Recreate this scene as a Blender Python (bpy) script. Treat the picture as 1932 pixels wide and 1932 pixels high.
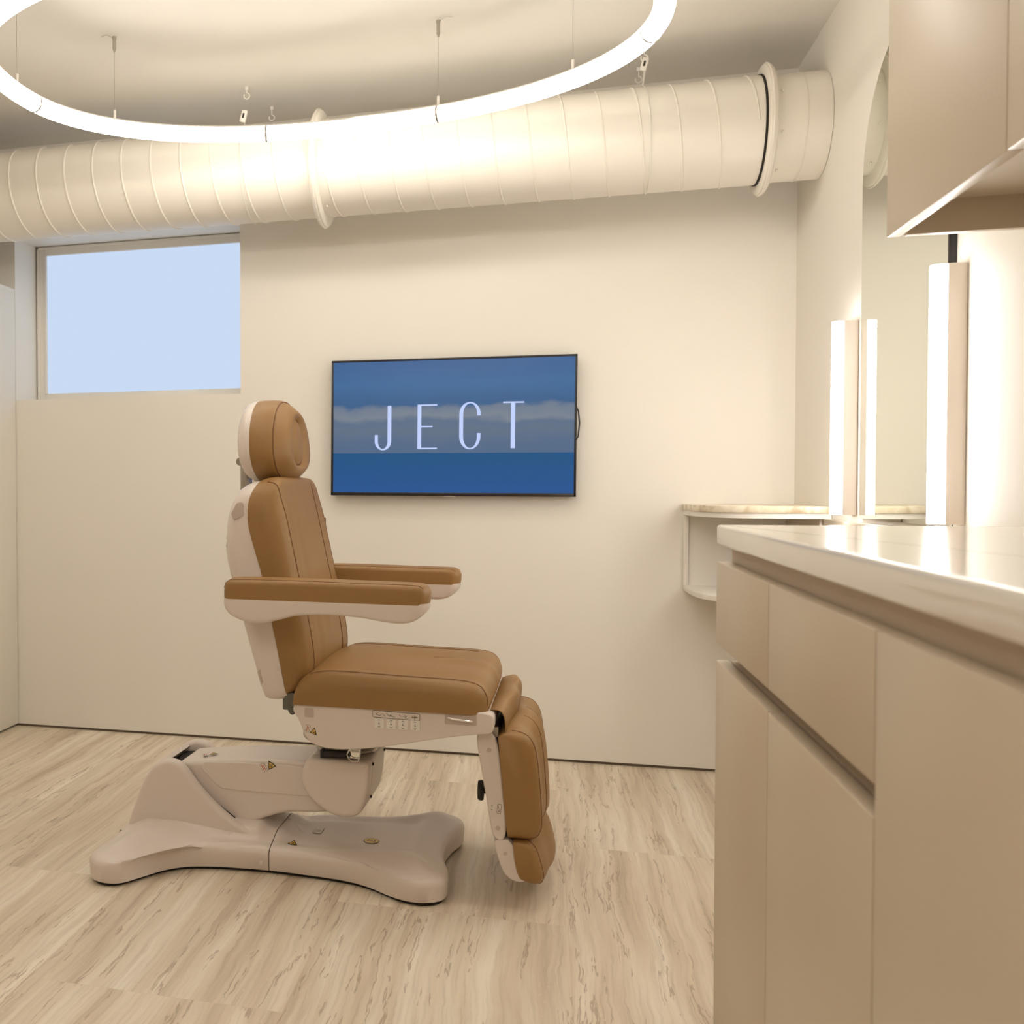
import bpy, bmesh, math, random
import numpy as np
from mathutils import Vector, Matrix

random.seed(7)
for o in list(bpy.data.objects):
    bpy.data.objects.remove(o)
SC = bpy.context.scene
COL = SC.collection
PI = math.pi

# ------------------------------------------------------------------ camera
FPX = 1932.0
th, pitch, roll = math.atan(542 / FPX), math.atan(46.4 / FPX), math.radians(0.171)
fw = Vector((-math.sin(th) * math.cos(pitch), math.cos(th) * math.cos(pitch), -math.sin(pitch)))
r0 = Vector((math.cos(th), math.sin(th), 0)); u0 = r0.cross(fw)
rr = r0 * math.cos(roll) - u0 * math.sin(roll)
uu = u0 * math.cos(roll) + r0 * math.sin(roll)
cam_data = bpy.data.cameras.new('camera')
cam = bpy.data.objects.new('camera', cam_data); COL.objects.link(cam)
m = Matrix((rr, uu, -fw)).transposed().to_4x4(); m.translation = (0, 0, 1.06)
cam.matrix_world = m
cam_data.sensor_width = 36; cam_data.lens = 36 * FPX / 1932
cam_data.shift_x = (966 - 483) / 1932
cam_data.clip_start = 0.02
cam_data.dof.use_dof = True; cam_data.dof.focus_distance = 2.95; cam_data.dof.aperture_fstop = 6.3
SC.camera = cam

# ------------------------------------------------------------------ world, exposure, light levels
SC.view_settings.view_transform = 'Standard'
SC.view_settings.look = 'None'
SC.view_settings.exposure = 0.56
SC.view_settings.gamma = 1
SC.view_settings.use_curve_mapping = False
W = bpy.data.worlds.new('world'); SC.world = W; W.use_nodes = True
W.node_tree.nodes['Background'].inputs[0].default_value = (1.0, 0.9, 0.76, 1)
W.node_tree.nodes['Background'].inputs[1].default_value = 0.30
RING_E, RING_FILL_E, LAMP_E = 11.0, 12.0, 21.0

# ------------------------------------------------------------------ dimensions of the room (metres)
YB, XR, XL, ZC = 4.09, 0.874, -2.95, 2.555     # back wall, right wall, left wall, ceiling
YF = -1.6                                     # wall behind the viewer


# ================================================================== helpers
def lin(c):
    return tuple(((x / 255) / 12.92 if x / 255 <= 0.04045 else ((x / 255 + 0.055) / 1.055) ** 2.4) for x in c)


def mat(name, col, rough=0.5, metal=0.0, bump=0.0, bscale=200.0, coat=0.0, spec=0.5, var=0.0):
    m = bpy.data.materials.new(name); m.use_nodes = True
    nt = m.node_tree; b = nt.nodes['Principled BSDF']
    b.inputs['Base Color'].default_value = (*col, 1)
    b.inputs['Roughness'].default_value = rough
    b.inputs['Metallic'].default_value = metal
    b.inputs['Specular IOR Level'].default_value = spec
    if coat:
        b.inputs['Coat Weight'].default_value = coat; b.inputs['Coat Roughness'].default_value = 0.08
    tc = nt.nodes.new('ShaderNodeTexCoord')
    n = nt.nodes.new('ShaderNodeTexNoise'); n.inputs['Scale'].default_value = bscale; n.inputs['Detail'].default_value = 4
    nt.links.new(tc.outputs['Object'], n.inputs['Vector'])
    if bump:
        bp = nt.nodes.new('ShaderNodeBump'); bp.inputs['Strength'].default_value = bump; bp.inputs['Distance'].default_value = 0.001
        nt.links.new(n.outputs['Fac'], bp.inputs['Height']); nt.links.new(bp.outputs[0], b.inputs['Normal'])
    if var:
        n2 = nt.nodes.new('ShaderNodeTexNoise'); n2.inputs['Scale'].default_value = 2.5; n2.inputs['Detail'].default_value = 3
        nt.links.new(tc.outputs['Object'], n2.inputs['Vector'])
        mx = nt.nodes.new('ShaderNodeMix'); mx.data_type = 'RGBA'
        mx.inputs[6].default_value = (*[c * (1 - var) for c in col], 1)
        mx.inputs[7].default_value = (*[min(1, c * (1 + var)) for c in col], 1)
        nt.links.new(n2.outputs['Fac'], mx.inputs[0]); nt.links.new(mx.outputs[2], b.inputs['Base Color'])
    return m


def emat(name, col, s):
    m = bpy.data.materials.new(name); m.use_nodes = True
    nt = m.node_tree; nt.nodes.clear()
    e = nt.nodes.new('ShaderNodeEmission'); o = nt.nodes.new('ShaderNodeOutputMaterial')
    e.inputs[0].default_value = (*col, 1); e.inputs[1].default_value = s
    nt.links.new(e.outputs[0], o.inputs[0])
    return m


def mobj(name, V, F, mats, parent=None, smooth=30, mi=None, loc=None):
    me = bpy.data.meshes.new(name)
    me.from_pydata([tuple(float(c) for c in v) for v in V], [], F)
    mats = mats if isinstance(mats, (list, tuple)) else [mats]
    for m_ in mats: me.materials.append(m_)
    if mi is not None: me.polygons.foreach_set('material_index', mi)
    bm = bmesh.new(); bm.from_mesh(me)
    bmesh.ops.recalc_face_normals(bm, faces=bm.faces); bm.to_mesh(me); bm.free()
    if smooth:
        me.polygons.foreach_set('use_smooth', [True] * len(me.polygons))
        me.set_sharp_from_angle(angle=math.radians(smooth))
    me.update()
    o = bpy.data.objects.new(name, me); COL.objects.link(o)
    if parent: o.parent = parent
    if loc: o.location = loc
    return o


def thing(name, label, cat, loc=(0, 0, 0), rz=0.0, group=None):
    o = bpy.data.objects.new(name, None); COL.objects.link(o)
    o.location = loc; o.rotation_euler = (0, 0, rz); o.empty_display_size = 0.1
    return tag(o, label, cat, group)


def tag(o, label, cat, group=None):
    o['label'] = label; o['category'] = cat
    if group: o['group'] = group
    return o


def struct(o):
    o['kind'] = 'structure'; return o


class MB:
    """collects shapes for one mesh"""
    def __init__(s): s.V = []; s.F = []; s.M = []

    def add(s, V, F, mi=0):
        n = len(s.V); s.V += [tuple(v) for v in V]; s.F += [[i + n for i in f] for f in F]; s.M += [mi] * len(F); return s

    def box(s, a, b, bev=0.0, mi=0, seg=2):
        bm = bmesh.new(); bmesh.ops.create_cube(bm, size=1)
        for v in bm.verts:
            v.co = Vector([(a[i] + b[i]) / 2 + v.co[i] * (b[i] - a[i]) for i in range(3)])
        if bev: bmesh.ops.bevel(bm, geom=bm.edges[:], offset=bev, segments=seg, affect='EDGES', profile=0.5)
        bm.verts.index_update()
        s.add([v.co.copy() for v in bm.verts], [[v.index for v in f.verts] for f in bm.faces], mi); bm.free(); return s

    def cyl(s, c, r, h, axis=2, n=32, bev=0.0, mi=0, r2=None):
        """cylinder from c along axis by h"""
        prof = [(0, 0), (r, 0), (r2 if r2 is not None else r, h), (0, h)]
        if bev:
            q = r2 if r2 is not None else r
            prof = [(0, 0)] + [(r - bev + bev * math.sin(t), bev - bev * math.cos(t)) for t in np.linspace(0, PI / 2, 4)] + \
                   [(q - bev + bev * math.cos(t), h - bev + bev * math.sin(t)) for t in np.linspace(0, PI / 2, 4)] + [(0, h)]
        return s.lathe(c, prof, axis, n, mi)

    def lathe(s, c, prof, axis=2, n=32, mi=0):
        V = []; F = []
        a, b_ = [(1, 2), (2, 0), (0, 1)][axis]
        for r, h in prof:
            for k in range(n):
                p = [0, 0, 0]; p[axis] = h; p[a] = r * math.cos(2 * PI * k / n); p[b_] = r * math.sin(2 * PI * k / n)
                V.append([c[i] + p[i] for i in range(3)])
        for j in range(len(prof) - 1):
            for k in range(n):
                F.append([j * n + k, j * n + (k + 1) % n, (j + 1) * n + (k + 1) % n, (j + 1) * n + k])
        return s.add(V, F, mi)

    def tube(s, pts, r, n=8, closed=False, mi=0, caps=True):
        P = [Vector(p) for p in pts]; N = len(P); V = []; F = []
        up = None
        for i in range(N):
            if closed: t = (P[(i + 1) % N] - P[i - 1]).normalized()
            else: t = (P[min(i + 1, N - 1)] - P[max(i - 1, 0)]).normalized()
            if up is None:
                up = t.orthogonal().normalized()
            up = (up - t * up.dot(t)).normalized()
            bn = t.cross(up)
            ri = r[i] if hasattr(r, '__len__') else r
            for k in range(n):
                a = 2 * PI * k / n
                V.append(P[i] + up * ri * math.cos(a) + bn * ri * math.sin(a))
        for i in range(N if closed else N - 1):
            j = (i + 1) % N
            for k in range(n):
                F.append([i * n + k, i * n + (k + 1) % n, j * n + (k + 1) % n, j * n + k])
        if not closed and caps:
            F.append(list(range(n))[::-1]); F.append([(N - 1) * n + k for k in range(n)])
        return s.add(V, F, mi)

    def slab(s, poly, t0, t1, r=0.0, axes='xz', seg=4, mi=0, r1=None):
        """closed 2D polygon extruded from t0 to t1 with rounded rims (r at t0 end, r1 at t1 end)"""
        if r1 is None: r1 = r
        P = np.array(poly, float)
        a = 0.5 * np.sum(P[:, 0] * np.roll(P[:, 1], -1) - np.roll(P[:, 0], -1) * P[:, 1])
        if a < 0: P = P[::-1]
        d1 = P - np.roll(P, 1, 0); d2 = np.roll(P, -1, 0) - P
        d1 /= np.linalg.norm(d1, axis=1)[:, None] + 1e-12; d2 /= np.linalg.norm(d2, axis=1)[:, None] + 1e-12
        n1 = np.c_[-d1[:, 1], d1[:, 0]]; n2 = np.c_[-d2[:, 1], d2[:, 0]]
        nn = n1 + n2; ln = np.linalg.norm(nn, axis=1)[:, None]; nn = nn / (ln + 1e-9)
        nn = nn / np.clip(np.sum(nn * n1, 1)[:, None], 0.5, 1)
        rings = []
        if r > 0: rings += [(r * (1 - math.sin(t)), t0 + r * (1 - math.cos(t))) for t in np.linspace(0, PI / 2, seg + 1)]
        else: rings += [(0, t0)]
        if r > 0 and seg: rings = [(r + .0012, t0)] + rings
        if r1 > 0: rings += [(r1 * (1 - math.sin(t)), t1 - r1 * (1 - math.cos(t))) for t in np.linspace(PI / 2, 0, seg + 1)] + [(r1 + .0012, t1)]
        else: rings += [(0, t1)]
        V = []; n = len(P)
        for ins, t in rings:
            for q in P + nn * ins:
                if axes == 'xz': V.append((q[0], t, q[1]))
                elif axes == 'xy': V.append((q[0], q[1], t))
                else: V.append((t, q[0], q[1]))
        F = []
        for j in range(len(rings) - 1):
            for k in range(n):
                F.append([j * n + k, j * n + (k + 1) % n, (j + 1) * n + (k + 1) % n, (j + 1) * n + k])
        F.append(list(range(n))[::-1]); F.append([(len(rings) - 1) * n + k for k in range(n)])
        return s.add(V, F, mi)

    def build(s, name, mats, parent=None, smooth=30, loc=None):
        return mobj(name, s.V, s.F, mats, parent, smooth, s.M, loc)


def roundpoly(pts, r, n=6):
    P = [Vector(p) for p in pts]; out = []; N = len(P)
    for i in range(N):
        a, b_, c = P[i - 1], P[i], P[(i + 1) % N]; rad = r[i] if hasattr(r, '__len__') else r
        u, v = (a - b_), (c - b_); lu, lv = u.length, v.length; u /= lu; v /= lv
        ang = u.angle(v)
        if rad <= 0 or ang > PI - .02: out.append(tuple(b_)); continue
        d = min(rad / math.tan(ang / 2), lu * .49, lv * .49); q = d * math.tan(ang / 2)
        cen = b_ + (u + v).normalized() * (q / math.sin(ang / 2))
        p0, p1 = b_ + u * d - cen, b_ + v * d - cen
        a0 = math.atan2(p0.y, p0.x); da = (math.atan2(p1.y, p1.x) - a0 + PI) % (2 * PI) - PI
        for k in range(n + 1): out.append((cen.x + q * math.cos(a0 + da * k / n), cen.y + q * math.sin(a0 + da * k / n)))
    return out


def inset(poly, d):
    P = np.array(poly, float)
    t = np.roll(P, -1, 0) - np.roll(P, 1, 0); t /= np.linalg.norm(t, axis=1)[:, None] + 1e-12
    a = np.sum(P[:, 0] * np.roll(P[:, 1], -1) - np.roll(P[:, 0], -1) * P[:, 1])
    n = np.c_[-t[:, 1], t[:, 0]] * (1 if a > 0 else -1)
    return P + n * d


def chaikin(p, it=2, closed=True):
    P = np.array(p, float)
    for _ in range(it):
        if closed:
            Q = np.roll(P, -1, 0); P = np.stack([P * .75 + Q * .25, P * .25 + Q * .75], 1).reshape(-1, P.shape[1])
        else:
            Q = P[1:]; R = P[:-1]
            P = np.vstack([P[:1], np.stack([R * .75 + Q * .25, R * .25 + Q * .75], 1).reshape(-1, P.shape[1]), P[-1:]])
    return P


def catmull(p, n, closed=False):
    P = np.array(p, float)
    if closed: E_ = np.vstack([P[-1:], P, P[:2]])
    else: E_ = np.vstack([2 * P[:1] - P[1:2], P, 2 * P[-1:] - P[-2:-1]])
    out = []
    for i in range(1, len(E_) - 2):
        a, b, c, d = E_[i - 1:i + 3]
        for t in np.linspace(0, 1, 12, endpoint=False):
            out.append(0.5 * ((2 * b) + (-a + c) * t + (2 * a - 5 * b + 4 * c - d) * t * t + (-a + 3 * b - 3 * c + d) * t ** 3))
    if not closed: out.append(P[-1])
    return resample(out, n, closed)


def resample(p, n, closed=False):
    P = np.array(p, float)
    if closed: P = np.vstack([P, P[:1]])
    d = np.r_[0, np.cumsum(np.linalg.norm(np.diff(P, axis=0), axis=1))]
    s = np.linspace(0, d[-1], n + 1)[:-1] if closed else np.linspace(0, d[-1], n)
    return np.stack([np.interp(s, d, P[:, k]) for k in range(P.shape[1])], 1)


def rrect(x0, y0, x1, y1, r, n=6):
    out = []
    for cx, cy, a in ((x1 - r, y1 - r, 0), (x0 + r, y1 - r, 90), (x0 + r, y0 + r, 180), (x1 - r, y0 + r, 270)):
        for k in range(n + 1):
            t = math.radians(a + 90 * k / n); out.append((cx + r * math.cos(t), cy + r * math.sin(t)))
    return out


# ================================================================== materials
M = {}
M['wall'] = mat('wall_paint', (0.86, 0.815, 0.735), 0.62, bump=0.12, bscale=260, var=0.012)
M['ceiling'] = mat('ceiling_paint', (0.86, 0.825, 0.76), 0.7, bump=0.1, bscale=200, var=0.01)
M['duct'] = mat('duct_paint', (0.86, 0.81, 0.72), 0.38, bump=0.12, bscale=30)
M['cab'] = mat('cabinet_lacquer', (0.59, 0.495, 0.37), 0.38, bump=0.03, bscale=500)
M['cabin'] = mat('cabinet_carcass', (0.60, 0.48, 0.35), 0.5)
M['quartz'] = mat('quartz_white', (0.80, 0.755, 0.68), 0.12, spec=0.6, bump=0.02, bscale=60)
M['leather'] = mat('tan_leather', (0.32, 0.172, 0.054), 0.44, bump=0.35, bscale=900, var=0.03)
M['seam'] = mat('seam_thread', (0.21, 0.10, 0.04), 0.7, bump=0.3, bscale=1500)
M['abs'] = mat('moulded_plastic', (0.76, 0.67, 0.60), 0.34, bump=0.04, bscale=400)
M['abs_shaded'] = mat('plastic_shaded', (0.58, 0.475, 0.41), 0.4, bump=0.04, bscale=400)  # darker copy of the shell plastic, recess shade put into the colour
M['steel'] = mat('brushed_steel', (0.48, 0.45, 0.40), 0.32, metal=0.9, bump=0.1, bscale=300)
M['gunmetal'] = mat('zinc_plate', (0.16, 0.16, 0.14), 0.35, metal=0.8, bump=0.1, bscale=300)
M['chrome'] = mat('chrome', (0.8, 0.8, 0.78), 0.12, metal=1.0)
M['black'] = mat('black_plastic', (0.012, 0.010, 0.009), 0.35, bump=0.05)
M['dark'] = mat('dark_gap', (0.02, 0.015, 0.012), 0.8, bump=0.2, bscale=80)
M['white'] = mat('white_enamel', (0.85, 0.81, 0.74), 0.4, bump=0.03)
M['lampbody'] = mat('lamp_housing', (0.80, 0.72, 0.64), 0.35, bump=0.03)
M['yellow'] = mat('label_yellow', (0.85, 0.55, 0.08), 0.4, bump=0.03)
M['gold'] = mat('label_gold', (0.60, 0.42, 0.12), 0.3, metal=0.3, bump=0.05)
M['ink'] = mat('label_ink', (0.04, 0.03, 0.02), 0.5, bump=0.03)
M['red'] = mat('label_red', (0.55, 0.06, 0.03), 0.5, bump=0.03)
M['paper'] = mat('label_white', (0.78, 0.72, 0.62), 0.45, bump=0.03)
M['ring'] = emat('ring_light_glow', (1.0, 0.945, 0.86), RING_E)
M['fill_ring'] = emat('fill_ring_glow', (1.0, 0.93, 0.84), RING_FILL_E)  # glow of the added fill light, out of view
M['lamp'] = emat('mirror_lamp_glow', (1.0, 0.96, 0.92), LAMP_E)


def floor_mat():
    m = bpy.data.materials.new('travertine_tiles'); m.use_nodes = True
    nt = m.node_tree; L = nt.links; b = nt.nodes['Principled BSDF']

    def N(t, **k):
        n = nt.nodes.new(t)
        for a, v in k.items(): setattr(n, a, v)
        return n

    def math_(op, a, b_=None, c=None):
        n = N('ShaderNodeMath', operation=op)
        for i, v in enumerate((a, b_, c)):
            if v is None: continue
            if isinstance(v, (int, float)): n.inputs[i].default_value = v
            else: L.new(v, n.inputs[i])
        return n.outputs[0]
    tc = N('ShaderNodeTexCoord'); sp = N('ShaderNodeSeparateXYZ'); L.new(tc.outputs['Object'], sp.inputs[0])
    X, Y = sp.outputs[0], sp.outputs[1]
    cf = math_('DIVIDE', math_('SUBTRACT', X, 0.062), 0.566)
    ci = math_('FLOOR', cf)
    par = math_('MODULO', math_('ABSOLUTE', ci), 2.0)
    rf = math_('DIVIDE', math_('ADD', math_('SUBTRACT', Y, 1.98), math_('MULTIPLY', par, 0.575)), 1.15)
    ri = math_('FLOOR', rf)
    fx = math_('MULTIPLY', math_('SUBTRACT', cf, ci), 0.566)
    fy = math_('MULTIPLY', math_('SUBTRACT', rf, ri), 1.15)
    ex = math_('MINIMUM', fx, math_('SUBTRACT', 0.566, fx))
    ey = math_('MINIMUM', fy, math_('SUBTRACT', 1.15, fy))
    grout = math_('MAXIMUM', math_('LESS_THAN', ex, 0.0010), math_('LESS_THAN', ey, 0.0007))
    cb = N('ShaderNodeCombineXYZ'); L.new(ci, cb.inputs[0]); L.new(ri, cb.inputs[1])
    wn = N('ShaderNodeTexWhiteNoise', noise_dimensions='3D'); L.new(cb.outputs[0], wn.inputs['Vector'])
    off = N('ShaderNodeVectorMath', operation='SCALE'); off.inputs['Scale'].default_value = 23.0; L.new(wn.outputs['Color'], off.inputs[0])
    # waviness of the veins
    wv = N('ShaderNodeTexNoise'); wv.inputs['Scale'].default_value = 2.2; wv.inputs['Detail'].default_value = 4
    ad0 = N('ShaderNodeVectorMath', operation='ADD'); L.new(tc.outputs['Object'], ad0.inputs[0]); L.new(off.outputs[0], ad0.inputs[1])
    L.new(ad0.outputs[0], wv.inputs['Vector'])
    wx = math_('MULTIPLY', math_('SUBTRACT', wv.outputs['Fac'], 0.5), 0.055)
    wv2 = N('ShaderNodeTexNoise'); wv2.inputs['Scale'].default_value = 22; wv2.inputs['Detail'].default_value = 3
    L.new(ad0.outputs[0], wv2.inputs['Vector'])
    wx2 = math_('MULTIPLY', math_('SUBTRACT', wv2.outputs['Fac'], 0.5), 0.009)
    xx = math_('ADD', math_('ADD', X, wx), wx2)
    cc = N('ShaderNodeCombineXYZ'); L.new(xx, cc.inputs[0]); L.new(Y, cc.inputs[1])
    ad = N('ShaderNodeVectorMath', operation='ADD'); L.new(cc.outputs[0], ad.inputs[0]); L.new(off.outputs[0], ad.inputs[1])

    def stretched(sx, sy, detail, rough=0.55):
        mp = N('ShaderNodeMapping'); mp.inputs['Scale'].default_value = (sx, sy, 1); L.new(ad.outputs[0], mp.inputs[0])
        n = N('ShaderNodeTexNoise'); n.inputs['Scale'].default_value = 1.0; n.inputs['Detail'].default_value = detail
        n.inputs['Roughness'].default_value = rough
        L.new(mp.outputs[0], n.inputs['Vector']); return n.outputs['Fac']

    def ramp(fac, stops):
        r = N('ShaderNodeValToRGB'); e = r.color_ramp.elements
        e[0].position, e[0].color = stops[0][0], (*stops[0][1], 1); e[1].position, e[1].color = stops[-1][0], (*stops[-1][1], 1)
        for p, c in stops[1:-1]:
            q = e.new(p); q.color = (*c, 1)
        L.new(fac, r.inputs[0]); return r.outputs[0]
    base = ramp(stretched(17, 0.7, 5), [(0.28, (0.55, 0.44, 0.32)), (0.43, (0.71, 0.60, 0.46)), (0.54, (0.79, 0.69, 0.545)), (0.68, (0.88, 0.80, 0.67))])
    fine = ramp(stretched(95, 2.6, 4, 0.6), [(0.30, (0.80, 0.78, 0.75)), (0.5, (1, 1, 1)), (0.72, (1.07, 1.07, 1.06))])
    def mixc(kind, a, b_, f):
        n = N('ShaderNodeMix', data_type='RGBA', blend_type=kind)
        if isinstance(f, float): n.inputs[0].default_value = f
        else: L.new(f, n.inputs[0])
        for i, v in ((6, a), (7, b_)):
            if isinstance(v, tuple): n.inputs[i].default_value = (*v, 1)
            else: L.new(v, n.inputs[i])
        return n.outputs[2]
    c = mixc('MULTIPLY', base, fine, 0.8)
    # thin dark veins: where a stretched noise crosses a level
    v = stretched(9, 0.45, 6, 0.62)
    vein = math_('LESS_THAN', math_('ABSOLUTE', math_('SUBTRACT', v, 0.47)), 0.0060)
    brk = math_('GREATER_THAN', stretched(30, 7, 2), 0.47)
    c = mixc('MIX', c, (0.33, 0.235, 0.15), math_('MULTIPLY', math_('MULTIPLY', vein, brk), 0.55))
    # pale fossil flecks
    vo = N('ShaderNodeTexVoronoi'); vo.inputs['Scale'].default_value = 55; L.new(ad.outputs[0], vo.inputs['Vector'])
    fl = math_('MULTIPLY', math_('LESS_THAN', vo.outputs['Distance'], 0.16), math_('GREATER_THAN', stretched(14, 4, 2), 0.57))
    c = mixc('MIX', c, (0.82, 0.72, 0.58), math_('MULTIPLY', fl, 0.5))
    # tile to tile tone
    tone = math_('ADD', 0.93, math_('MULTIPLY', wn.outputs['Value'], 0.12))
    tv = N('ShaderNodeCombineColor')
    for i in range(3): L.new(tone, tv.inputs[i])
    c = mixc('MULTIPLY', c, tv.outputs[0], 1.0)
    c = mixc('MIX', c, (0.66, 0.52, 0.37), math_('MULTIPLY', grout, 0.55))
    L.new(c, b.inputs['Base Color']); b.inputs['Roughness'].default_value = 0.42
    bp = N('ShaderNodeBump'); bp.inputs['Strength'].default_value = 0.12; bp.inputs['Distance'].default_value = 0.001
    L.new(fine, bp.inputs['Height']); L.new(bp.outputs[0], b.inputs['Normal'])
    return m


def stone_mat():
    m = mat('travertine_slab', (0.7, 0.6, 0.45), 0.3)
    nt = m.node_tree; L = nt.links; b = nt.nodes['Principled BSDF']
    tc = nt.nodes.new('ShaderNodeTexCoord'); n = nt.nodes.new('ShaderNodeTexNoise')
    n.inputs['Scale'].default_value = 15; n.inputs['Detail'].default_value = 6; n.inputs['Distortion'].default_value = 1.5
    r = nt.nodes.new('ShaderNodeValToRGB'); e = r.color_ramp.elements
    e[0].position, e[0].color = 0.33, (0.55, 0.42, 0.27, 1); e[1].position, e[1].color = 0.62, (0.86, 0.78, 0.62, 1)
    q = e.new(0.47); q.color = (0.74, 0.64, 0.46, 1)
    L.new(tc.outputs['Object'], n.inputs['Vector']); L.new(n.outputs['Fac'], r.inputs[0]); L.new(r.outputs[0], b.inputs['Base Color'])
    return m


def screen_mat():
    m = bpy.data.materials.new('screen_seascape'); m.use_nodes = True
    nt = m.node_tree; L = nt.links; nt.nodes.clear()
    N = nt.nodes.new
    tc = N('ShaderNodeTexCoord'); sp = N('ShaderNodeSeparateXYZ'); L.new(tc.outputs['Object'], sp.inputs[0])
    mp = N('ShaderNodeMapping'); mp.inputs['Scale'].default_value = (7, 1, 13); L.new(tc.outputs['Object'], mp.inputs[0])
    n = N('ShaderNodeTexNoise'); n.inputs['Scale'].default_value = 1; n.inputs['Detail'].default_value = 6; L.new(mp.outputs[0], n.inputs['Vector'])
    a = N('ShaderNodeMath'); a.operation = 'MULTIPLY_ADD'; L.new(n.outputs['Fac'], a.inputs[0]); a.inputs[1].default_value = 0.085; a.inputs[2].default_value = -0.0425
    s = N('ShaderNodeMath'); s.operation = 'ADD'; L.new(sp.outputs[2], s.inputs[0]); L.new(a.outputs[0], s.inputs[1])
    t = N('ShaderNodeMapRange'); L.new(s.outputs[0], t.inputs[0]); t.inputs[1].default_value = -0.26; t.inputs[2].default_value = 0.26
    r = N('ShaderNodeValToRGB'); e = r.color_ramp.elements
    P = lambda z: (z + 0.26) / 0.52
    st = [(-0.13, (84, 108, 138)), (-0.06, (88, 110, 140)), (-0.01, (100, 116, 138)), (0.02, (94, 114, 140)), (0.045, (124, 134, 148)), (0.075, (112, 126, 146)), (0.09, (60, 98, 142)), (0.17, (62, 108, 156)), (0.26, (56, 96, 148))]
    e[0].position, e[0].color = P(st[0][0]), (*lin(st[0][1]), 1); e[1].position, e[1].color = P(st[-1][0]), (*lin(st[-1][1]), 1)
    for z, c in st[1:-1]:
        q = e.new(P(z)); q.color = (*lin(c), 1)
    L.new(t.outputs[0], r.inputs[0])
    t2 = N('ShaderNodeMapRange'); L.new(sp.outputs[2], t2.inputs[0]); t2.inputs[1].default_value = -0.26; t2.inputs[2].default_value = -0.1006
    r2 = N('ShaderNodeValToRGB'); f = r2.color_ramp.elements
    f[0].color = (*lin((42, 88, 150)), 1); f[1].color = (*lin((32, 86, 134)), 1); L.new(t2.outputs[0], r2.inputs[0])
    g = N('ShaderNodeMath'); g.operation = 'GREATER_THAN'; L.new(sp.outputs[2], g.inputs[0]); g.inputs[1].default_value = -0.1006
    mx = N('ShaderNodeMix'); mx.data_type = 'RGBA'; L.new(g.outputs[0], mx.inputs[0]); L.new(r2.outputs[0], mx.inputs[6]); L.new(r.outputs[0], mx.inputs[7])
    em = N('ShaderNodeEmission'); L.new(mx.outputs[2], em.inputs[0]); em.inputs[1].default_value = 0.63
    gl = N('ShaderNodeBsdfGlossy'); gl.inputs['Roughness'].default_value = 0.25; gl.inputs[0].default_value = (0.025, 0.025, 0.025, 1)
    ad = N('ShaderNodeAddShader'); L.new(em.outputs[0], ad.inputs[0]); L.new(gl.outputs[0], ad.inputs[1])
    o = N('ShaderNodeOutputMaterial'); L.new(ad.outputs[0], o.inputs[0])
    return m


M['floor'] = floor_mat(); M['stone'] = stone_mat(); M['screen'] = screen_mat()
M['letters'] = emat('screen_letters', lin((196, 212, 255)), 0.68)
M['pane'] = emat('frosted_daylight', lin((201, 219, 244)), 0.68)
M['mirror'] = mat('mirror_silver', (0.86, 0.89, 0.84), 0.01, metal=1.0)

# ================================================================== room shell
struct(MB().box((XL - .1, YF - .1, -.1), (XR + .1, YB + .5, 0)).build('floor', M['floor'], smooth=0))
struct(MB().box((XL - .1, YF - .1, ZC), (XR + .1, YB + .5, ZC + .1)).build('ceiling', M['ceiling'], smooth=0))
# back wall with the window opening, its lower edge stops 11 mm above the tiles
WX0, WX1, WZ0, WZ1 = -2.25, -1.212, 1.449, 2.166
b = MB(); T = 0.26
for a0, a1 in (((XL - .1, YB, .011), (XR, YB + T, WZ0)), ((XL - .1, YB, WZ1), (XR, YB + T, ZC)),
               ((XL - .1, YB, WZ0), (WX0, YB + T, WZ1)), ((WX1, YB, WZ0), (XR, YB + T, WZ1))):
    b.box(a0, a1)
struct(b.build('wall_back', M['wall'], smooth=0))
struct(MB().box((XL - .1, YB + .008, 0), (XR, YB + T, .011)).build('wall_gap_strip', mat('recess_strip', (0.16, 0.12, 0.085), 0.8, bump=.3, var=.6), smooth=0))  # no baseboard here: dark strip puts the shade of the gap into colour
struct(MB().box((XR, YF - .1, 0), (XR + .1, YB + T, ZC)).build('wall_right', M['wall'], smooth=0))
struct(MB().box((XL - .1, YF - .1, 0), (XL, YB, ZC)).build('wall_left', M['wall'], smooth=0))
struct(MB().box((XL, YF - .1, 0), (XR, YF, ZC)).build('wall_front', mat('rear_wall_bounce_cut', (0.42, 0.34, 0.26), 0.6, bump=.1, var=.02), smooth=0))  # unseen wall, coloured dark to cut light bouncing onto the chair sides

# window: frame, beads, frosted pane
win = thing('window_1', 'frosted basement window glowing pale blue in the back wall', 'window', (0, 0, 0)); struct(win)
b = MB()
yf = 4.285
for a0, a1 in (((WX0 + .006, yf, WZ0), (WX0 + .042, yf + .05, WZ1)), ((WX1 - .05, yf + .0006, WZ0), (WX1, yf + .05, WZ1)),
               ((WX0 + .041, yf + .0003, WZ0), (WX1, yf + .05, WZ0 + .044)), ((WX0 + .041, yf + .0003, WZ1 - .042), (WX1, yf + .05, WZ1))):
    b.box(a0, a1, .004)
for a0, a1 in (((WX0 + .006, yf - .006, WZ0 + .004), (WX0 + .018, yf + .01, WZ1 - .004)), ((WX0 + .006, yf - .006, WZ1 - .016), (WX1, yf + .01, WZ1 - .004))):
    b.box(a0, a1, .003)
b.build('window_frame', M['wall'], win)
MB().box((WX0 + .041, yf - .004, WZ0 + .044), (WX0 + .054, yf + .010, WZ1 - .042), .002).build('glazing_bead', M['white'], win)
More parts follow.
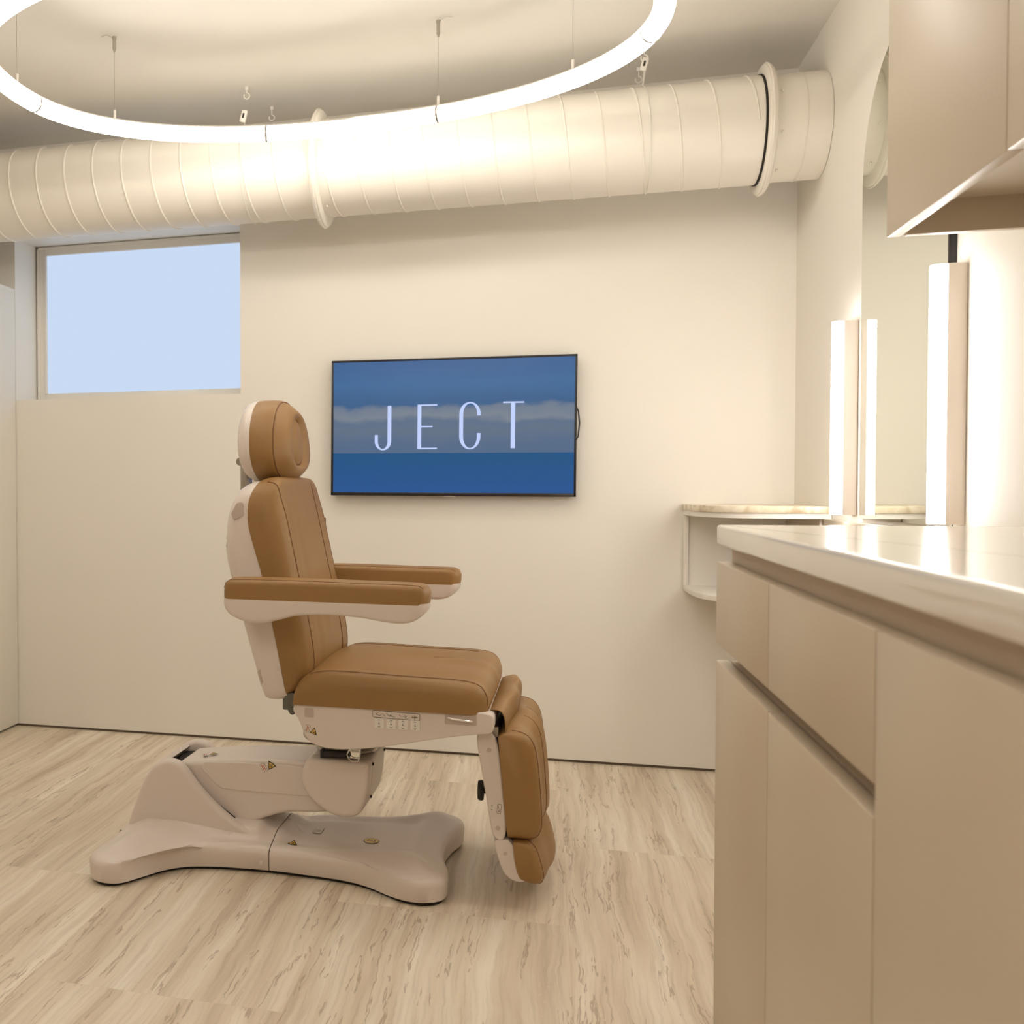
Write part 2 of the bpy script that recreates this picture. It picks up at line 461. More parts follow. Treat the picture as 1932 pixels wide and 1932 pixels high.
MB().box((WX0 + .045, yf + .012, WZ0 + .04), (WX1 - .045, yf + .018, WZ1 - .038)).build('window_pane', M['pane'], win, smooth=0)

# ================================================================== ceiling things
# spiral duct
DY, DZ, DR = 3.778, 2.246, 0.1738
duct = thing('ventilation_duct', 'round cream spiral ventilation duct running along the top of the back wall', 'duct', (0, DY, DZ))


def duct_tube(x0, x1, r):
    b_ = MB(); n = 72; xs = [x0, x1]
    V = []; F = []
    for x in xs:
        for k in range(n): V.append((x, r * math.cos(2 * PI * k / n), r * math.sin(2 * PI * k / n)))
    for k in range(n): F.append([k, (k + 1) % n, n + (k + 1) % n, n + k])
    b_.add(V, F); return b_


def helix(x0, x1, r, pitch, phase=0.0):
    n = int((x1 - x0) / pitch * 48)
    out = []
    for i in range(n + 1):
        x = x0 + (x1 - x0) * i / n
        a = 2 * PI * (x - phase) / pitch
        out.append((x, r * math.cos(PI + a), r * math.sin(PI + a)))
    return out


b = duct_tube(XL + .002, -0.80, DR); b.add(*(lambda q: (q.V, q.F))(MB().tube(helix(XL + .01, -0.81, DR, .118, .0), .0042, 6)))
b.build('duct_section', M['duct'], duct, smooth=50)
b = duct_tube(-0.80, 0.695, DR); b.add(*(lambda q: (q.V, q.F))(MB().tube(helix(-0.785, 0.66, DR, .118, .068), .0036, 6)))
b.build('duct_section', M['duct'], duct, smooth=50)
b = duct_tube(0.695, XR - .001, DR - .004); b.add(*(lambda q: (q.V, q.F))(MB().tube([(0.80, (DR - .004) * math.cos(t), (DR - .004) * math.sin(t)) for t in np.linspace(0, 2 * PI, 60)[:-1]], .003, 6, True)))
b.build('duct_section', M['duct'], duct, smooth=50)
for fx, rr_ in ((-0.795, .208), (0.70, .206)):
    b = MB().lathe((fx, 0, 0), [(DR - .006, -.014), (rr_ - .006, -.014), (rr_, -.009), (rr_, .007), (rr_ - .006, .012), (DR - .006, .012)], 0, 72)
    b.tube([(fx - .002, (rr_ + .002) * math.cos(t), (rr_ + .002) * math.sin(t)) for t in np.linspace(0, 2 * PI, 72)[:-1]], .004, 6, True)
    fl = b.build('duct_flange', M['duct'], duct, smooth=40)
    for k in range(8):
        t = 2 * PI * k / 8 + .35
        g = MB().lathe((fx + .03, (DR - .001) * math.cos(t), (DR - .001) * math.sin(t)), [(0, -.004), (.004, -.003), (.005, 0), (.004, .003), (0, .004)], 0, 10)
        g.build('rivet', M['duct'], fl)
# dark band standing in for the shadow gap at the right flange
MB().lathe((0.683, 0, 0), [(DR + .0005, -.004), (DR + .0035, -.003), (DR + .0035, .003), (DR + .0005, .004)], 0, 60).build('gap_shadow', M['dark'], duct)


def hook(name, label, x, y, parent=None, drop=0.05):
    b_ = MB().cyl((0, 0, -.012), .007, .012, 2, 12)
    b_.tube([(0, 0, -.002), (0, 0, -drop * .45)], .0022, 8)
    c = -drop * .45 - .011
    b_.tube([(0.011 * math.sin(t), 0, c + .011 * math.cos(t)) for t in np.linspace(0.0, 5.3, 18)], .0024, 8)
    return b_


def gripple(x, y, z, tilt=0.0):
    b_ = MB().box((-.011, -.006, -.022), (.011, .006, .022), .003)
    b_.box((-.004, -.0066, -.008), (.003, -.005, .010), 0, 1)
    R = Matrix.Rotation(tilt, 3, 'Y')
    b_.V = [tuple(R @ Vector(v) + Vector((x, y, z))) for v in b_.V]
    return b_


for hx, hy, lab, gz, gx, gy in ((-1.072, 3.71, 'white eye hook and wire hanger behind the ring light, holding the duct on the left', 2.44, -.006, -.02),
                                (0.327, 3.76, 'white wire hanger with gripper block looped around the duct beside the right flange', 2.50, 0.0, 0.0)):
    h = thing('duct_hanger', lab, 'hanger', (hx, hy, ZC), group='wire hangers holding the duct')
    hook('', '', 0, 0).build('eye_hook', M['white'], h)
    gripple(gx, gy, gz - ZC, 0.25).build('gripper_block', [M['white'], M['ink']], h)
    # wire loop around the duct
    cy_, cz_ = DY - hy, DZ - ZC
    pts = [(gx, gy, gz - ZC - .02)]
    R_ = DR + .0035
    for t in np.linspace(math.radians(78 if gy == 0 else 88), math.radians(360 + 70), 46):
        pts.append((gx - .012 * math.sin(t - .6), cy_ + R_ * math.cos(PI - 0 - t + 0) * 1.0 if False else cy_ - R_ * math.cos(t + PI / 2 - PI / 2) * 1.0, cz_ + R_ * math.sin(t)))
    pts.append((gx + .004, gy + .002, gz - ZC - .02))
    MB().tube(pts, .0016, 6).build('wire', M['white'], h)
h = tag(hook('', '', 0, 0, drop=.07).build('ceiling_hook', M['white'], loc=(0.323, 3.93, ZC)), 'bare white screw hook in the ceiling behind the right gripper block', 'hook', 'spare hooks in the ceiling')
h2 = h.copy(); COL.objects.link(h2); h2.location = (-1.053 + .02, 3.93, ZC); h2['label'] = 'bare white screw hook in the ceiling just above the left joint of the ring light'

# ring light
RCX, RCY, RA, RB_, RZ = -0.613, 2.76, 0.898, 0.600, 2.25


def ring_pt(t, k=1.0, cx=RCX, cy_=RCY):
    c, s = math.cos(t), math.sin(t)
    n = 2.12 if c > 0 else 2.32
    k = 1.0 if c > 0 else 1.022
    return (cx + RA * k * math.copysign(abs(c) ** (2 / n), c), cy_ + RB_ * k * math.copysign(abs(s) ** (2 / n), s), RZ)


def ring_light(name, label, cx, cy_, glow, wires, joints):
    t0 = thing(name, label, 'ring light', (cx, cy_, RZ), group='oval ring lights hanging from the ceiling')
    P = resample([ring_pt(t, 1, 0, 0) for t in np.linspace(0, 2 * PI, 400)[:-1]], 220, True)
    P[:, 2] = 0
    MB().tube([tuple(p) for p in P], .0262, 20, True).build('light_tube', glow, t0, smooth=60)
    # unseen opaque profile along the top of the tube, blocks its upward light
    V = []; F = []; nP = len(P); nk = 9
    for i in range(nP):
        t = (Vector(P[(i + 1) % nP]) - Vector(P[i - 1])).normalized(); nn = t.cross(Vector((0, 0, 1)))
        for rr2 in (.0264, .0285):
            for k in range(nk):
                a = math.radians(-50 + 100 * k / (nk - 1)); V.append(Vector(P[i]) + nn * rr2 * math.sin(a) + Vector((0, 0, 1)) * rr2 * math.cos(a))
    for i in range(nP):
        a = i * 2 * nk; b2 = ((i + 1) % nP) * 2 * nk
        loop = list(range(nk)) + list(range(2 * nk - 1, nk - 1, -1))
        for k in range(len(loop)):
            p, q = loop[k], loop[(k + 1) % len(loop)]; F.append([a + p, a + q, b2 + q, b2 + p])
    mobj('light_shield', V, F, M['white'], t0, 40)
    for jx in joints:
        i = min(range(len(P)), key=lambda k: abs(P[k][0] - jx) + (0 if P[k][1] > 0 else 9))
        a, c = Vector(P[i]), Vector(P[(i + 1) % len(P)]); d = (c - a).normalized() * .0034
        MB().tube([a - d, a + d], .0280, 20).build('joint_band', M['steel'], t0)
    for wx in wires:
        i = min(range(len(P)), key=lambda k: abs(P[k][0] - wx[0]) + (0 if P[k][1] * wx[1] > 0 else 9))
        x, y = P[i][0], P[i][1]; top = ZC - RZ
        w = MB().cyl((x, y, .022), .0046, .034, 2, 12).build('wire_socket', M['white'], t0)
        w2 = MB().tube([(x, y, .05), (x, y, top - .03)], .0008, 6).build('wire', M['steel'], t0)
        g = MB().cyl((x, y, top - .052), .0058, .036, 2, 14).cyl((x, y, top - .060), .0036, .009, 2, 10).cyl((x, y, top - .016), .0075, .007, 2, 14)
        g.build('ceiling_gripper', M['steel'], t0)
        s = wx[2]
        MB().tube([(x, y, top - .018), (x + s * .012, y - .002, top - .008), (x + s * .028, y - .004, top - .002), (x + s * .045, y - .004, top - .006)], .0007, 6).build('wire_tail', M['steel'], t0)
    return t0


ring_light('ring_light', 'glowing white oval ring light hanging on thin wires over the treatment chair', RCX, RCY, M['ring'],
           ((-1.362 - RCX, 1, -1), (-0.334 - RCX, 1, 1), (0.082 - RCX, 1, 1), (-1.5300 - RCX, 1, -1)), (-0.905 - RCX, -0.318 - RCX, -1.518 - RCX, 0.27 - RCX))
# added fill light behind the viewer, a copy of the ring that stays out of view
ring_light('ring_light', 'added unseen fill light shaped as an oval ring, behind the viewer', RCX, -0.45, M['fill_ring'],
           ((-0.7, 1, -1), (0.6, 1, 1), (-.5, -1, 1), (.5, -1, 1)), (-.3, .3))

# ================================================================== television
tv = thing('television', 'wall-mounted flat television showing JECT in thin letters over a blue sea', 'television', (-0.349, 4.04, 1.2925))
tv.rotation_euler = (0, math.radians(0.42), 0)
TW, TH = 0.4695, 0.2685
b = MB().box((-TW, 0.0, -TH), (TW, .028, TH), .003)
b.build('casing', M['black'], tv)
b = MB()
for a0, a1 in (((-TW, -.003, TH - .0085), (TW, .004, TH)), ((-TW, -.003, -TH), (TW, .004, -TH + .013)), ((-TW, -.003, -TH), (-TW + .0085, .004, TH)), ((TW - .0085, -.003, -TH), (TW, .004, TH))):
    b.box(a0, a1, .0012)
b.build('bezel', M['black'], tv)
MB().box((-TW + .008, -.0012, -TH + .012), (TW - .008, .002, TH - .008)).build('screen', M['screen'], tv, smooth=0)


def zx(x): return (x - 916.5) * .000567


def zz(y): return (597 - y) * .000577


def letter_poly(polys):
    b_ = MB()
    for p in polys:
        b_.slab([(zx(x), zz(y)) for x, y in p], -.0026, -.0014)
    return b_


def box4(x0, y0, x1, y1): return [(x0, y0), (x1, y0), (x1, y1), (x0, y1)]


def arc_band(cx, cy_, ro, ri, ry_o, ry_i, a0, a1, n=24):
    """band between two ellipses, as quads"""
    out = []
    T_ = np.linspace(math.radians(a0), math.radians(a1), n + 1)
    for i in range(n):
        q = []
        for t, (rx, ry, cc) in ((T_[i], (ro[0], ry_o, ro[1])), (T_[i + 1], (ro[0], ry_o, ro[1])), (T_[i + 1], (ri[0], ry_i, ri[1])), (T_[i], (ri[0], ry_i, ri[1]))):
            q.append((cc + rx * math.cos(t), cy_ + ry * math.sin(t)))
        out.append(q)
    return out


J = [box4(487, 447, 513, 690), box4(398, 647, 420, 690)] + arc_band(455, 690, (57.5, 455.5), (33.5, 453.5), 62, 53, 0, 180)
Ee = [box4(694, 443, 720, 745), box4(720, 443, 828, 452), box4(720, 588, 797, 597), box4(720, 736, 828, 745)]
Cc = [box4(978, 520, 1004, 660), box4(1097, 510, 1120, 522), box4(1097, 640, 1120, 660)] + \
     arc_band(1049, 510, (71, 1049), (46.5, 1050.5), 78, 69, 180, 360) + arc_band(1049, 660, (71, 1049), (46.5, 1050.5), 88, 79, 0, 180) + [box4(978, 508, 1004, 522)]
Tt = [box4(1268, 433, 1406, 443), box4(1320, 443, 1348, 742)]
for polys in (J, Ee, Cc, Tt):
    letter_poly(polys).build('letter', M['letters'], tv, smooth=0)
MB().box((-.022, -.0025, -TH - .004), (.022, .012, -TH + .0005), .001).build('logo_plate', M['steel'], tv)  # plain grey plate standing in for the maker's logo
MB().tube([(TW - .01, .020, .09), (TW + .006, .022, .055), (TW + .011, .022, .01), (TW + .006, .022, -.04), (TW - .01, .020, -.065)], .0028, 8).build('cable', M['black'], tv)
MB().box((-.16, .026, -.12), (.16, .0465, .12), .003).build('wall_bracket', M['black'], tv)

# ================================================================== left cabinet
cb = thing('tall_cabinet', 'tall cream cabinet side at the left edge below the window line', 'cabinet', (XL + .003, 2.6, 0))
MB().box((0, 0, .012), (-2.271 - XL, YB - 2.6 - .004, 1.92)).build('body', M['wall'], cb, smooth=0)
MB().box((0.0, 0.0, 1.92), (-2.253 - XL, YB - 2.6 - .004, 1.937), .001).build('top', M['wall'], cb)
MB().box((-2.271 - XL, 0.0, .012), (-2.253 - XL, YB - 2.6 - .004, 1.92), .001).build('side_panel', M['wall'], cb)
MB().box((0.02, 0.02, 0), (-2.29 - XL, YB - 2.6 - .01, .012)).build('floor_gap_shade', M['dark'], cb, smooth=0)  # dark block stands in for the shadow gap under the cabinet

# ================================================================== right side: base cabinets, worktop, wall cabinets
CX, CY = 0.324, 2.15
b = MB().slab(rrect(CX, -0.9, XR - .002, CY, .004), .946, .985, .005, 'xy', 3)
tag(b.build('worktop', M['quartz'], smooth=40), 'glossy white worktop lying across the base cabinets on the right', 'worktop')
# three base units: two drawer-over-door units, one tall door unit nearest the viewer
ys = [2.15, 1.672, 1.162, 0.652, 0.142, -0.368, -0.878]
labs = ['cream base cabinet at the far end of the worktop, drawer over door',
        'second cream base cabinet from the far end, drawer over door',
        'cream full-height base cabinet door at the right edge of the picture',
        'cream base cabinet beside the viewer, just out of frame', 'cream base cabinet behind the viewer', 'cream base cabinet next to the rear wall']
for i in range(6):
    y1, y0 = ys[i], ys[i + 1]
    if i > 3: break
    c = thing('base_cabinet', labs[i], 'cabinet', (CX + .028, (y0 + y1) / 2, 0), group='cream base cabinets under the worktop')
    h = (y1 - y0) / 2; k = XR - CX - .03
    MB().box((0, -h, 0.0), (k, h if i else h - .0, .722), 0).box((0, -h, .745), (k, h, .945), 0).box((.012, -h, .7), (k, h, .76)).build('body', M['cabin'], c, smooth=0)
    if i < 2:
        d = MB().box((-.028, -h + .0024, .757), (-.006, h - .0024, .914), .0012).build('drawer', M['cab'], c)
        MB().box((-.008, -h + .01, .775), (.0, h - .01, .90)).build('drawer_back', M['cabin'], d, smooth=0)
        MB().box((-.028, -h + .0024, .004), (-.006, h - .0024, .723), .0012).build('door', M['cab'], c)
    else:
        MB().box((-.028, -h + .0024, .004), (-.006, h - .0024, .914), .0012).build('door', M['cab'], c)

# wall cabinets
UX, UZ = 0.609, 1.518
uy = [2.15, 1.640, 1.13, 0.62, 0.11]
for i in range(3):
    y1, y0 = uy[i], uy[i + 1]
    c = thing('wall_cabinet', ['cream wall cabinet nearest the mirror, hanging above the far end of the worktop',
                               'cream wall cabinet cut by the upper right corner of the picture',
                               'cream wall cabinet beside the viewer, just out of frame'][i], 'cabinet', (UX, (y0 + y1) / 2, UZ), group='cream wall cabinets')
    h = (y1 - y0) / 2; k = XR - UX
    b = MB().box((.03, -h, .06), (k - .001, h, ZC - UZ - .002))
    b.build('body', M['cab'], c, smooth=0)
    if i == 0: MB().box((.029, h - .018, 0), (k - .001, h, .062), .0012).build('end_panel', M['cab'], c)
    MB().box((0, -h + .0015, 0), (.022, h - .0015, ZC - UZ - .003), .0015).build('door', M['cab'], c)
    MB().box((.004, -h, .028), (.034, h, .062), .001).build('grip_rail', M['cab'], c)

# ================================================================== mirror with its lamps
MY, MRAD, MZ = 2.935, 0.337, 1.897
pts = [(MY - MRAD, .967)] + [(MY - MRAD * math.cos(t), MZ + MRAD * math.sin(t)) for t in np.linspace(0, PI, 49)] + [(MY + MRAD, .967)]
mr = thing('arched_mirror', 'frameless arched mirror on the right wall between two vertical lamps', 'mirror', (XR, MY, .967))
b = MB().slab([(y - MY, z - .967) for y, z in pts], -.0075, -.003, 0, 'yz')
b.build('mirror_glass', M['mirror'], mr, smooth=0)
b = MB().slab([((y - MY) * .996, (z - .967) * .999 + .0005) for y, z in pts], -.003, -.0005, 0, 'yz')
b.build('backing', M['dark'], mr, smooth=0)
MB().box((-.016, -MRAD - .004, 0.35), (-.0005, -MRAD + .0045, MZ - .967 + .02), .001).build('edge_shadow_strip', M['black'], mr)  # black strip standing in for the shadow gap along the mirror edge

for yc, lab in ((3.342, 'vertical glowing tube lamp on the far side of the arched mirror'), (2.552, 'vertical glowing tube lamp on the near side of the mirror, above the worktop')):
    L_ = thing('mirror_lamp', lab, 'wall lamp', (XR, yc, .975), group='vertical lamps flanking the mirror')
    hw = .021; H_ = 1.538 - .975
    MB().box((-.038, -hw, 0), (-.0005, hw, H_), .002).build('housing', M['lampbody'], L_)
    MB().slab([(-.038, -hw + .001), (-.050, -hw + .001), (-.058, -hw + .005), (-.064, -hw + .012), (-.0655, 0), (-.064, hw - .012), (-.058, hw - .005), (-.050, hw - .001), (-.038, hw - .001)],
              0.001, H_ - .001, .0, 'xy').build('diffuser', M['lamp'], L_, smooth=40)

# low ledge on the right wall and corner vanity
tag(MB().box((0.851, 2.152, .45), (XR - .001, 3.60, .955), .0015).build('wall_ledge', M['cab']), 'thin cream ledge panel along the right wall between worktop and corner shelf', 'ledge')
M['shelf'] = mat('shelf_lacquer', (0.84, 0.79, 0.71), 0.4, bump=0.03)
van = thing('corner_shelf', 'stone-topped open shelf unit mounted in the far right corner behind the worktop', 'shelf', (XR, YB, .675))
vo = catmull([(.497, 4.088), (.498, 3.93), (.510, 3.80), (.548, 3.70), (.62, 3.635), (.72, 3.60), (.848, 3.58)], 30)
vo = [tuple(p) for p in vo] + [(.8725, 3.58), (.8725, 4.088)]
loc = lambda P_, k=0.0: [(x - XR + (k if x < .87 else 0), y - YB + (k if y < 3.9 else 0)) for x, y in P_]
MB().slab(loc(vo), .297, .320, .003, 'xy', 2).build('stone_top', M['stone'], van, smooth=40)
MB().slab(loc(vo, .004), .280, .2968, 0, 'xy').build('upper_plate', M['white'], van, smooth=40)
MB().slab(loc(vo, .004), 0.0, .018, .001, 'xy', 2).build('lower_plate', M['shelf'], van, smooth=40)
MB().box((.5 - XR, -.02, .0175), (.5 - XR + .018, -.002, .281), .001).build('post', M['shelf'], van)
MB().box((.52 - XR, -.008, .0175), (-.003, -.002, .281)).build('back_panel', M['shelf'], van, smooth=0)
MB().box((-.03, -.48, .0175), (-.012, -.008, .281), .001).build('side_panel', M['cab'], van)

# ================================================================== treatment chair
ch = thing('treatment_chair', 'tan leather electric treatment chair with white plastic shell and swivel base on travertine floor', 'chair', (-0.70, 2.865, 0), math.radians(-1.5))

# ---- base foot: outline in plan, domed covers
half = [(-0.478, -.10), (-0.472, -.22), (-.476, -.300), (-.472, -.345), (-.442, -.382), (-.402, -.392), (-.368, -.376), (-.334, -.323), (-.295, -.262), (-.250, -.222), (-.190, -.200), (-.120, -.188),
        (-.02, -.180), (.10, -.184), (.20, -.194), (.27, -.218), (.33, -.258), (.375, -.279), (.418, -.283), (.458, -.262), (.474, -.222), (.468, -.165), (.450, -.09)]
outl = np.array(half + [(.441, 0.0)] + [(x, -y * (0.96 if x > 0 else .8)) for x, y in half[::-1]] + [(-.478, 0.0)])
outl = catmull(outl, 220, True)


def smst(a, b_, x):
    t = np.clip((x - a) / (b_ - a), 0, 1); return t * t * (3 - 2 * t)


def base_h(x, y, d):
    """height of the cover above the floor, d = distance from the outline"""
    h = .050 + .022 * math.sqrt(max(0, 1 - max(0, 1 - d / .026) ** 2)) + .024 * float(smst(.01, .10, d))
    if x < -.02: h += .004 * float(smst(.03, .10, d)) * float(smst(-.02, -.06, x))
    # dip in the front deck
    q = float(smst(.155, .115, abs(y))) * float(smst(-.01, .04, x)) * float(smst(.385, .335, x))
    h -= .020 * q
    # swell running out to the front feet
    r_ = math.hypot(x - .40, abs(y) - .20); h += .006 * math.exp(-(r_ / .05) ** 2)
    # fillet where the rear housing grows out of the base
    if x < .02:
        dx = max(0, -.45 - x, x + .06); dy = max(0, abs(y) - .125)
        h += .016 * math.exp(-math.hypot(dx, dy) / .010)
    return h


def base_mesh():
    n = len(outl); V = []; F = []
    fr = [(k / 44) ** 1.7 for k in range(45)]
    for z, k in ((.010, .985), (.012, .995), (.05, 1.0)):
        for p in outl: V.append((p[0] * k, p[1] * k, z))
    for s in fr[0:]:
        for p in outl:
            q = p * (1 - s)
            d = float(np.min(np.hypot(outl[:, 0] - q[0], outl[:, 1] - q[1])))
            V.append((q[0], q[1], base_h(q[0], q[1], d)))
    R = len(V) // n
    for j in range(R - 1):
        for k in range(n):
            F.append([j * n + k, j * n + (k + 1) % n, (j + 1) * n + (k + 1) % n, (j + 1) * n + k])
    F.append(list(range(n))[::-1])
    return V, F


BV, BF = base_mesh()


def deck_z(x, y): return base_h(x, y, float(np.min(np.hypot(outl[:, 0] - x, outl[:, 1] - y)))) + .0012


def cut(V, F, x, keep_pos):
    bm = bmesh.new(); vs = [bm.verts.new(v) for v in V]
    for f in F:
        try: bm.faces.new([vs[i] for i in f])
        except ValueError: pass
    bmesh.ops.remove_doubles(bm, verts=bm.verts, dist=1e-5)
    bmesh.ops.bisect_plane(bm, geom=bm.verts[:] + bm.edges[:] + bm.faces[:], plane_co=(x, 0, 0), plane_no=(1, 0, 0), clear_inner=keep_pos, clear_outer=not keep_pos)
    ed = [e for e in bm.edges if e.is_boundary]
    if ed: bmesh.ops.holes_fill(bm, edges=ed, sides=0)
    bm.verts.index_update()
    r = ([v.co.copy() for v in bm.verts], [[v.index for v in f.verts] for f in bm.faces]); bm.free(); return r


mobj('front_base_cover', *cut(BV, BF, -.014, True), M['abs'], ch, 60)
rb = mobj('rear_base_cover', *cut([(x * 1.002, y * 1.006, z + (.0012 if z > .03 else 0)) for x, y, z in BV], BF, -.0165, False), M['abs'], ch, 60)
MB().slab(inset(outl, .012), 0.0, .02, 0, 'xy').build('base_shadow_plate', M['dark'], ch, smooth=0)  # dark slab standing in for the shadow under the raised covers
MB().cyl((-.035, -.1905, .034), .005, .004, 1, 16).build('screw_cap', M['abs'], ch)

# ---- rear housing: two cheeks joined at the back
cheek = [(-.462, .06), (-.448, .110), (-.427, .166), (-.408, .212), (-.385, .250), (-.360, .272), (-.325, .281), (-.292, .271), (-.268, .247), (-.249, .222), (-.201, .173), (-.138, .124), (-.085, .098), (-.03, .075), (-.03, .05), (-.46, .05)]
ck = catmull(cheek, 90, True)
b = MB().slab(ck, -.136, -.100, .013, seg=5).slab(ck, .100, .136, .013, seg=5)
back = [(-.462, .05), (-.448, .110), (-.427, .166), (-.408, .212), (-.385, .250), (-.366, .268), (-.352, .262), (-.37, .243), (-.39, .205), (-.41, .16), (-.43, .10), (-.44, .05)]
b.slab(back, -.112, .112, .0)
b.build('rear_housing', M['abs'], ch, smooth=40)
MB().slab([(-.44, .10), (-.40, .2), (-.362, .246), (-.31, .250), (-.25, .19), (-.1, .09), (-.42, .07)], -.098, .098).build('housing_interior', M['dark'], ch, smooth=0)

# ---- lifting arm
armp = chaikin([(-.322, .262), (-.29, .2665), (-.2, .278), (-.084, .289), (.06, .296), (.15, .298), (.15, .16), (.09, .150), (.01, .146), (-.053, .124), (-.11, .094), (-.26, .10), (-.33, .2)], 2)
b = MB().slab(armp, -.088, .088, .012, seg=5)
la = b.build('lifting_arm', M['abs'], ch, smooth=40)
MB().slab(chaikin([(-.262, .268), (-.15, .276), (-.02, .279), (.075, .278), (.094, .245), (.090, .205), (.078, .197), (-.05, .197), (-.17, .197), (-.19, .2)], 1), -.0915, -.086, .0016).build('side_cover', M['abs'], la, smooth=40)

# ---- column head
cp = resample(roundpoly(catmull([(.068, .285), (.066, .25), (.080, .216), (.112, .186), (.150, .166), (.190, .160), (.222, .170), (.243, .20), (.253, .25), (.256, .29)], 24).tolist() + [(.258, .318), (.082, .318)], [0] * 24 + [.022, .022]), 110, True)
b = MB().slab(cp, -.098, .104, .006, r1=.016, seg=5)
cl = b.build('column_head', M['abs'], ch, smooth=40)
MB().slab(cp, -.138, -.101, .014, r1=.003, seg=5).build('side_cap', M['abs'], cl, smooth=40)
for y, z in ((-.0995, .305), (-.0995, .215), (.080, .30)): MB().cyl((.2505 + (z - .215) * .065, y, z), .004, .004, 0, 10).build('screw', M['dark'], cl)
g = MB().cyl((.165, 0, .300), .060, .056, 2, 32).cyl((.165, 0, .319), .088, .010, 2, 40, .002)
g.build('swivel_post', M['steel'], ch)
MB().cyl((.170, 0, .364), .085, .04, 2, 40).build('swivel_neck', M['steel'], ch)
sw = MB().cyl((.170, 0, .353), .130, .0115, 2, 64, .003).build('swivel_plate', M['steel'], ch)
lv = MB().tube([(.128, -.124, .331), (.16, -.125, .332), (.20, -.125, .334)], [.0115, .0105, .0085], 14)
lv.box((.118, -.136, .320), (.128, -.112, .343), .003)
lv.build('swivel_lever', M['black'], ch)
sk = MB().box((.198, -.128, .322), (.228, -.112, .350), .003)
sk.tube([(.198, -.133, .345), (.194, -.136, .335), (.199, -.138, .324), (.208, -.139, .319), (.224, -.139, .319), (.228, -.137, .328), (.228, -.134, .350), (.204, -.134, .350), (.198, -.133, .345)], .0017, 8)
sk.build('lever_bracket', M['chrome'], ch)

# ---- seat shell
sp = chaikin([(.082, .498), (.12, .503), (.33, .503), (.545, .503), (.583, .500), (.593, .492), (.593, .462), (.585, .449), (.557, .447), (.499, .438), (.419, .421), (.339, .403), (.270, .390), (.201, .383), (.144, .387), (.113, .408), (.097, .455), (.080, .475)], 2)
b = MB().slab(sp, -.278, .278, .0045, seg=4)
ss = b.build('seat_shell', M['abs'], ch, smooth=40)
MB().slab(chaikin([(.40, .43), (.50, .444), (.575, .45), (.54, .425), (.47, .405), (.40, .402), (.33, .41)], 2), .02, .20, .01).build('motor_cover', M['abs_shaded'], ch, smooth=40)
MB().box((.515, .03, .405), (.528, .05, .44), .002).build('motor_pin', M['dark'], ch)
yS = -.2782


def decal(name, parent, origin, ux, uz, items, mats):
    """flat layered label: items = [(material index, polygon in mm, lift)]"""
    V = []; F = []; MI = []
    o_ = Vector(origin); ux = Vector(ux).normalized(); uz = Vector(uz).normalized(); nn = ux.cross(uz).normalized()
    for mi, poly, lift in items:
        n = len(V)
        for lf in (lift * .00018, (lift + 1) * .00018 + .0001):
            for x, z in poly: V.append(o_ + ux * x * .001 + uz * z * .001 + nn * lf)
        k = len(poly)
        F.append([n + i for i in range(k)]); F.append([n + k + i for i in range(k)])
        MI += [mi, mi]
        for i in range(k):
            F.append([n + i, n + (i + 1) % k, n + k + (i + 1) % k, n + k + i]); MI.append(mi)
    return mobj(name, V, F, mats, parent, 0, MI)


def frame(x0, z0, x1, z1, r, w, mi, lift):
    o_ = rrect(x0, z0, x1, z1, r, 3); i_ = rrect(x0 + w, z0 + w, x1 - w, z1 - w, max(r - w, .1), 3)
    return [(mi, [o_[k], o_[(k + 1) % len(o_)], i_[(k + 1) % len(i_)], i_[k]], lift) for k in range(len(o_))]


def line(x0, z0, x1, z1, w, mi=1, lift=1):
    dx, dz = x1 - x0, z1 - z0; l = math.hypot(dx, dz); nx, nz = -dz / l * w / 2, dx / l * w / 2
    return (mi, [(x0 + nx, z0 + nz), (x1 + nx, z1 + nz), (x1 - nx, z1 - nz), (x0 - nx, z0 - nz)], lift)


def poly_l(pts_, w, mi=1, lift=1): return [line(*pts_[i], *pts_[i + 1], w, mi, lift) for i in range(len(pts_) - 1)]


LM = [M['paper'], M['ink'], M['yellow'], M['red'], M['gold'], M['abs']]
# pictogram strip above the four rockers
it = [(5, rrect(0, 0, 121, 18, 4, 3), 0)] + frame(0, 0, 121, 18, 4, 1.1, 1, 1)
it += poly_l([(8, 13), (12, 7), (20, 6), (26, 11), (34, 4)], 1.0) + poly_l([(9, 7), (15, 13)], .9)
it += poly_l([(36, 14), (41, 8), (50, 7), (58, 3)], 1.0) + poly_l([(43, 4), (50, 13)], .9) + poly_l([(50, 4), (46, 12)], .9)
it += poly_l([(68, 13), (72, 8), (80, 9), (86, 4), (90, 4)], 1.0) + poly_l([(82, 12), (88, 8)], .9) + poly_l([(84, 3), (87, 10)], .9)
it += poly_l([(99, 8), (115, 9)], 1.2) + poly_l([(107, 3), (107, 14)], .9) + poly_l([(103, 5), (103, 12)], .8) + poly_l([(111, 5), (111, 12)], .8)
decal('pictogram_label', ss, (.290, yS, .474), (1, 0, -.02), (0.02, 0, 1), it, LM)
for k in range(4):
    x0 = .296 + k * .0304
    o = MB().box((x0, yS - .003, .447), (x0 + .0245, yS + .004, .4725), .0015).build('rocker_switch', M['white'], ss)
    it = poly_l([(9, 20), (12, 23), (15, 20)], 1.0) + poly_l([(12, 17), (12, 15)], 1.0) + poly_l([(10.5, 11), (13.5, 11), (13.5, 13), (10.5, 13), (10.5, 11)], .8) + poly_l([(9, 6), (12, 3), (15, 6)], 1.0)
    decal('switch_symbol', ss, (x0, yS - .0031, .447), (1, 0, 0), (0, 0, 1), it, LM)
